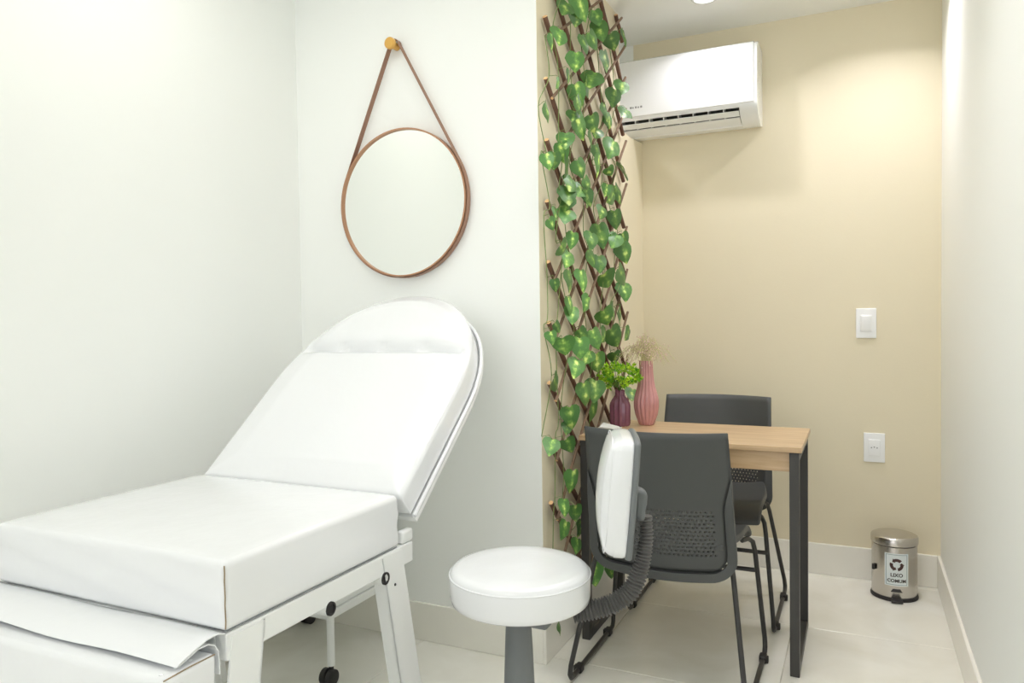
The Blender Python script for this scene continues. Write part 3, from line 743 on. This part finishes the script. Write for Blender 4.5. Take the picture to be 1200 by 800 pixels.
o = part('dried_flowers', bits, 'dried_bits', v1, 0, label='tiny faded pink dried flower heads'); o['kind'] = 'stuff'
VX, VY = -.864, 2.834
v2 = thing('short_vase', 'short plum faceted glass vase holding a bright green plant', 'vase', (VX, VY, TZ))
pr = [(.002, .004), (.034, .0), (.038, .003), (.0405, .012), (.041, .080), (.038, .092), (.030, .106), (.022, .116), (.0185, .122), (.0185, .138), (.0205, .142), (.018, .141), (.0165, .122), (.018, .11)]
part('vessel', MB().lathe([(a, b+TZ) for a, b in pr], (VX, VY, 0), 24, lambda a, z: 1.0 if round(a/(2*math.pi/24)) % 2 else .85), 'vase_plum', v2, 12)
sm = MB(); lf = MB()
cen = Vector((VX, VY, TZ+.196))
for k in range(150):
    z = rnd.uniform(-.75, 1); a = rnd.uniform(0, 2*math.pi); rr = math.sqrt(max(0, 1-z*z)); rad = rnd.uniform(.7, 1.05)
    tip = cen+Vector((rr*math.cos(a)*.082, rr*math.sin(a)*.082, z*.052))*rad
    if k % 4 == 0: sm.tube(catmull([Vector((VX, VY, TZ+.12)), Vector((VX+.006*math.cos(a), VY+.006*math.sin(a), TZ+.15)), tip], 3), .0012, 4)
    out = (tip-cen).normalized()
    for q in range(7):
        d = (out*.5+Vector((rnd.uniform(-1, 1), rnd.uniform(-1, 1), rnd.uniform(-.6, 1)))).normalized(); w = d.cross(Vector((rnd.uniform(-1, 1), rnd.uniform(-1, 1), rnd.uniform(-1, 1)))).normalized()
        L_ = rnd.uniform(.012, .020); nn = d.cross(w)*.002
        lf.add([tip, tip+d*L_*.45+w*.0042+nn, tip+d*L_, tip+d*L_*.45-w*.0042+nn, tip+d*L_*.5-nn], [(0, 1, 4), (1, 2, 4), (2, 3, 4), (3, 0, 4)])
o = part('stems', sm, 'stem_green', v2, 0); o['kind'] = 'stuff'
o = part('foliage', lf, 'bright_leaf', v2, 0, label='dense ball of tiny yellow-green leaves'); o['kind'] = 'stuff'
# ------------------------------------------------------------------ pedal bin
bx, by = .128, 3.478; br = .0865
bn = thing('pedal_bin', 'small brushed steel pedal bin with a printed waste sticker', 'bin', (bx, by, 0))
part('bucket', MB().lathe([(.06, .010), (br-.002, .010), (br, .014), (br, .222), (br-.003, .225)], (bx, by, 0), 64), 'steel', bn, 40)
part('base_ring', MB().lathe([(br-.006, .0005), (br+.004, .0005), (br+.005, .006), (br+.002, .0145), (br-.01, .0148)], (bx, by, 0), 64), 'dark_rubber', bn, 40)
part('gasket', MB().lathe([(br-.006, .2252), (br-.001, .2252), (br-.001, .2275), (br-.006, .2275)], (bx, by, 0), 64), 'dark_rubber', bn, 40)
part('lid', MB().lathe([(br-.002, .2278), (br+.003, .2278), (br+.0035, .232), (br+.0035, .252), (br, .258), (br-.008, .262), (.05, .268), (.002, .270)], (bx, by, 0), 64), 'steel', bn, 40)
bd = math.atan2(-by, -bx)+.10      # facing direction of the front
def onbin(a_off, z, r):
    a = bd+a_off/br; return Vector((bx+(br+r)*math.cos(a), by+(br+r)*math.sin(a), z))
pd = MB().rbox((0, 0, 0), (.044, .03, .009), .003, 3, (2, 2, 1), lambda p, h: Vector((bx, by, .0085+p.z-.002*(p.y/.02)))+Vector((math.cos(bd), math.sin(bd), 0))*(br+.012+p.y)+Vector((-math.sin(bd), math.cos(bd), 0))*p.x)
part('pedal', pd, 'dark_rubber', bn, 50)
def patch(x0, x1, z0, z1, r, n=10):
    mb = MB(); V = []; Fc = []
    for i in range(n+1):
        x = x0+(x1-x0)*i/n
        V += [onbin(x, z0, r), onbin(x, z1, r), onbin(x, z0, -.0005), onbin(x, z1, -.0005)]
    for i in range(n):
        a = i*4; Fc += [(a, a+4, a+5, a+1), (a+2, a+3, a+7, a+6), (a+1, a+5, a+7, a+3), (a, a+2, a+6, a+4)]
    Fc += [(0, 1, 3, 2), (n*4, n*4+2, n*4+3, n*4+1)]
    return mb.add(V, Fc)
# pedal slot
sl = MB(); V_ = []
for k in range(9):
    u = -1+k/4; V_ += [onbin(.022*u, .040, .0012), onbin(.014*u, .053, .0012), onbin(.022*u, .040, -.0005), onbin(.014*u, .053, -.0005)]
sl.add(V_, [f for k in range(8) for f in ((k*4, k*4+4, k*4+5, k*4+1), (k*4+2, k*4+3, k*4+7, k*4+6), (k*4+1, k*4+5, k*4+7, k*4+3), (k*4, k*4+2, k*4+6, k*4+4))]+[(0, 1, 3, 2), (32, 34, 35, 33)])
part('pedal_slot', sl, 'plastic_dark', bn, 0)
hs = MB().rbox(onbin(-.098, .125, .004), (.012, .02, .022), .004, 3, (1, 1, 1)); part('handle_pivot', hs, 'dark_rubber', bn, 50)
stk = part('sticker', patch(-.045, .045, .066, .200, .0008, 14), 'sticker', bn, 30, label='pale waste sticker reading LIXO COMUM')
bor = MB()
for (a, b, c, d) in ((-.040, .040, .0705, .0722), (-.040, .040, .1938, .1955), (-.040, -.0383, .0722, .1938), (.0383, .040, .0722, .1938)):
    p_ = patch(a, b, c, d, .0011, 10); bor.add(p_.v, p_.f)
part('printed_border', bor, 'blue_print', stk, 0)
def flat_to_bin(mb, r):
    mb.v = [tuple(onbin(v[0], v[1], r)) for v in mb.v]; return mb
arw = MB(); C0 = (0, .157)
for k in range(3):
    a0 = math.radians(90+120*k-48); a1 = math.radians(90+120*k+28); ro, ri = .0255, .0135
    band = [(ro*math.cos(a0+(a1-a0)*q/6), ro*math.sin(a0+(a1-a0)*q/6)) for q in range(7)] + [(ri*math.cos(a1+(a0-a1)*q/6), ri*math.sin(a1+(a0-a1)*q/6)) for q in range(7)]
    arw.add([(C0[0]+x, C0[1]-.003+y, 0) for x, y in band], [(q, q+1, 12-q, 13-q) for q in range(6)])
    h1 = a1+math.radians(28); rm = (ro+ri)/2
    head = [((ro+.004)*math.cos(a1), (ro+.004)*math.sin(a1)), (rm*math.cos(h1), rm*math.sin(h1)), ((ri-.004)*math.cos(a1), (ri-.004)*math.sin(a1))]
    arw.add([(C0[0]+x, C0[1]-.003+y, 0) for x, y in head], [(0, 1, 2)])
part('recycling_mark', flat_to_bin(arw, .0018), 'brown_print', stk, 0)
def text_mesh(body, size, cx, z, bold=.0):
    c = bpy.data.curves.new('print', 'FONT'); c.body = body; c.size = size; c.align_x = 'CENTER'; c.offset = bold; c.resolution_u = 3
    o = bpy.data.objects.new('print', c); COL.objects.link(o); bpy.context.view_layer.update()
    me = bpy.data.meshes.new_from_object(o.evaluated_get(bpy.context.evaluated_depsgraph_get()))
    mb = MB(); mb.add([(cx+v.co.x, z+v.co.y, 0) for v in me.vertices], [tuple(p.vertices) for p in me.polygons])
    bpy.data.objects.remove(o); bpy.data.meshes.remove(me); bpy.data.curves.remove(c); return mb
for body, z, fs_ in (('LIXO', .1045, .0205), ('COMUM', .0815, .0185)):
    part('printed_text', flat_to_bin(text_mesh(body, fs_, 0, z, .0006), .0016), 'black_print', stk, 0)
# ------------------------------------------------------------------ trellis
TXF = XT+.026
tr = thing('lattice_trellis', 'expanding lattice trellis of brown wooden sticks on the beige partition', 'trellis', (XT, 2.8, .2))
TZ0, TZ1 = .22, 2.505
def clip(p, q):
    (y0, z0), (y1, z1) = p, q
    def at(z): return y0+(y1-y0)*(z-z0)/(z1-z0)
    for _ in range(2):
        if z0 > TZ1: y0, z0 = at(TZ1), TZ1
        if z0 < TZ0: y0, z0 = at(TZ0), TZ0
        if z1 > TZ1: y1, z1 = at(TZ1), TZ1
        if z1 < TZ0: y1, z1 = at(TZ0), TZ0
    return (y0, z0), (y1, z1)
def stick(p, q, x, r, m_):
    if max(p[1], q[1]) < TZ0+.02 or min(p[1], q[1]) > TZ1-.02: return
    p, q = clip(p, q)
    if math.hypot(p[0]-q[0], p[1]-q[1]) < .05: return
    P_ = [Vector((x+.0015*math.sin(5*k), p[0]+(q[0]-p[0])*k/6, p[1]+(q[1]-p[1])*k/6)) for k in range(7)]
    mb = MB().tube(P_, [r*(1+.06*math.sin(3*k+p[1]*9)) for k in range(7)], 8)
    n_ = len(mb.f); mb.mi[n_-2] = 1; mb.mi[n_-1] = 1
    part('stick', mb, [m_, 'stick_end'], tr, 40)
for k in range(-6, 13):
    zl = 1.952-.207*k; zr = 2.54-.14*k if k < 4 else 1.977-.192*(k-4)
    # falling sticks (front layer)
    stick((2.352, zl+.046), (3.262, zl-.775-.010*max(0, k)), TXF-.0100, .0088, 'stick')
    # rising sticks (rear layer)
    stick((2.372, zl-.018), (3.262, zr), TXF+.0046, .0056, 'stick_pale')
# ------------------------------------------------------------------ ivy
def leaf_mesh(seed):
    rn = random.Random(seed); V = []; Fc = []
    half = [(0, 0), (.16, .10), (.36, .085), (.49, -.06), (.50, -.26), (.42, -.50), (.27, -.74), (.12, -.92), (0, -1.04)]
    half = [(x*rn.uniform(.92, 1.06), y) for x, y in half]
    mids = [0, -.12, -.26, -.42, -.60, -.78, -.93, -1.04]
    cup = rn.uniform(.18, .5); curl = rn.uniform(.05, .35); tw = rn.uniform(-.25, .25)
    def P3(x, y): return (x*(1-.1*cup), y, -cup*x*x*1.2+.02*math.sin(8*y)-curl*y*y*.5+tw*x*y)
    M_ = [P3(0, y) for y in (0, -.08, -.2, -.36, -.55, -.75, -.9, -1.04)]
    V += M_
    for sgn in (1, -1):
        o = len(V); inn = [(.25*x+0, y*.98-.02) for x, y in half]; 
        for x, y in half[1:-1]: V.append(P3(sgn*x*.5, y*.9-.06))
        o2 = len(V)
        for x, y in half[1:-1]: V.append(P3(sgn*x, y))
        n = len(half)-2
        chain = list(range(0, 8))
        for i in range(n-1):
            Fc.append((chain[i], chain[i+1], o+i+1, o+i)); Fc.append((o+i, o+i+1, o2+i+1, o2+i))
        Fc.append((0, o, o2)); Fc.append((chain[n-1], 7, o+n-1)); Fc.append((o+n-1, 7, o2+n-1))
    mb = MB().add(V, Fc); return mb.mesh('leaf', 'ivy', 60)
LM = [leaf_mesh(s) for s in range(6)]
leaves = """663,9,20 682,8,32 676,21,18 700,21,16 704,36,24 657,42,25 648,51,19 686,52,20 696,48,20 733,45,18 718,50,18 675,73,20 711,72,22 667,90,15 655,99,15 694,93,24 690,105,22
729,102,24 720,115,19 678,112,24 643,132,22 679,124,20 672,135,17 711,132,19 733,132,19 714,142,16 682,150,28 696,146,20 694,162,18 700,156,16 663,164,22 660,180,22 718,174,28 642,189,18 650,189,18
666,201,30 681,198,20 703,195,24 701,180,18 715,202,16 733,202,22 670,216,24 666,228,24 681,223,20 689,216,16 690,232,18 711,223,14 717,231,20 726,228,22 647,263,14 652,251,16 664,237,22 664,252,22
689,237,16 706,249,16 705,277,26 694,282,20 722,258,20 721,282,22 732,281,15 732,297,22 671,282,18 661,292,20 666,303,24 695,303,24 703,309,20 669,330,24 684,329,24 712,330,24 731,324,24 733,342,20
651,335,14 669,359,20 688,356,20 671,369,22 711,373,22 720,365,20 728,369,20 647,396,14 654,384,14 661,407,24 684,394,20 680,408,22 699,398,22 709,394,18 721,396,24 721,420,16 676,431,24 700,426,22 689,418,18
653,450,24 687,462,24 698,458,24 696,482,22 670,490,24 646,523,22 667,524,22 671,565,24 665,502,14 662,595,18 675,602,18 662,622,20 681,620,18 677,640,16 697,672,24 717,670,18 657,737,15 741,462,16 736,392,18""".split()
strips = [(0, 656, 'outer edge nearest the white corner'), (656, 668, 'first diamonds in from the white corner'), (668, 685, 'diamonds left of the trellis middle'), (685, 702, 'middle of the trellis'), (702, 716, 'diamonds right of the trellis middle'), (716, 800, 'edge beside the air conditioner')]
LABS = ['ivy garland on the trellis edge next to the white wall corner', 'ivy garland on the trellis, second from the white wall corner', 'ivy garland on the trellis, third from the white wall corner',
        'ivy garland on the trellis, fourth from the white wall corner', 'ivy garland on the trellis, fifth from the white wall corner', 'ivy garland on the trellis edge next to the air conditioner']
rl = random.Random(11)
for si, (a, b, _) in enumerate(strips):
    pts = []
    for s in leaves:
        px, py, sz = [float(q) for q in s.split(',')]
        if a <= px < b:
            dep = rl.uniform(.056, .085); w = onp(px, py, 0, XT+dep)
            tight = w.z < .84 and 2.5 < w.y < 2.64
            if tight: w = onp(px, py, 0, XT+.040)
            pts.append((w, sz, tight))
    pts.sort(key=lambda q: -q[0].z)
    lo = min(q[0].z for q in pts)
    g = thing('ivy_garland', LABS[si], 'ivy', (XT+.05, sum(q[0].y for q in pts)/len(pts), lo), group='ivy garlands on the trellis')
    ym = sum(q[0].y for q in pts)/len(pts)
    ctrl = [Vector((XT+(.042 if p.z > .9 else .028), p.y*.8+ym*.2, p.z+.03)) for p, _, _ in pts]
    ctrl = [c for i, c in enumerate(ctrl) if i == 0 or (ctrl[i-1]-c).length > .03]
    cv = catmull(ctrl, 5)
    part('vine', MB().tube(cv, .0016, 5), 'vine', g, 60)
    gl = wloc(g)
    petm = MB()
    for p, sz, tight in pts:
        size = sz/FPX*((p-Vector((0, 0, CH))).dot(fw))*1.08
        d = Vector((rl.uniform(-.05, .4), rl.gauss(0, .7), -1)).normalized()
        nrm = Vector((.75+rl.uniform(-.35, .3), -.6+rl.uniform(-.7, .8), rl.uniform(-.2, .6))); nrm = Vector((1, -.25, .15)) if tight else nrm
        if tight: d = Vector((0, d.y*.6, -1)).normalized()
        nrm = (nrm-d*nrm.dot(d)).normalized()
        yv = -d; xv = yv.cross(nrm).normalized()
        base_ = p - d*size*.5
        o = bpy.data.objects.new('leaf', LM[rl.randrange(6)]); COL.objects.link(o); o.parent = g
        wd = rl.uniform(.85, 1.2)
        mw = Matrix(((xv.x*size*wd, yv.x*size, nrm.x*size, base_.x-gl.x), (xv.y*size*wd, yv.y*size, nrm.y*size, base_.y-gl.y), (xv.z*size*wd, yv.z*size, nrm.z*size, base_.z-gl.z), (0, 0, 0, 1)))
        o.matrix_basis = mw
        near = min(cv, key=lambda c: (c-base_).length); m1 = (near+base_)/2+Vector((.008, 0, .01))
        petm.tube([near, m1, base_], .001, 4)
    part('petioles', petm, 'vine', g, 60)['kind'] = 'stuff'
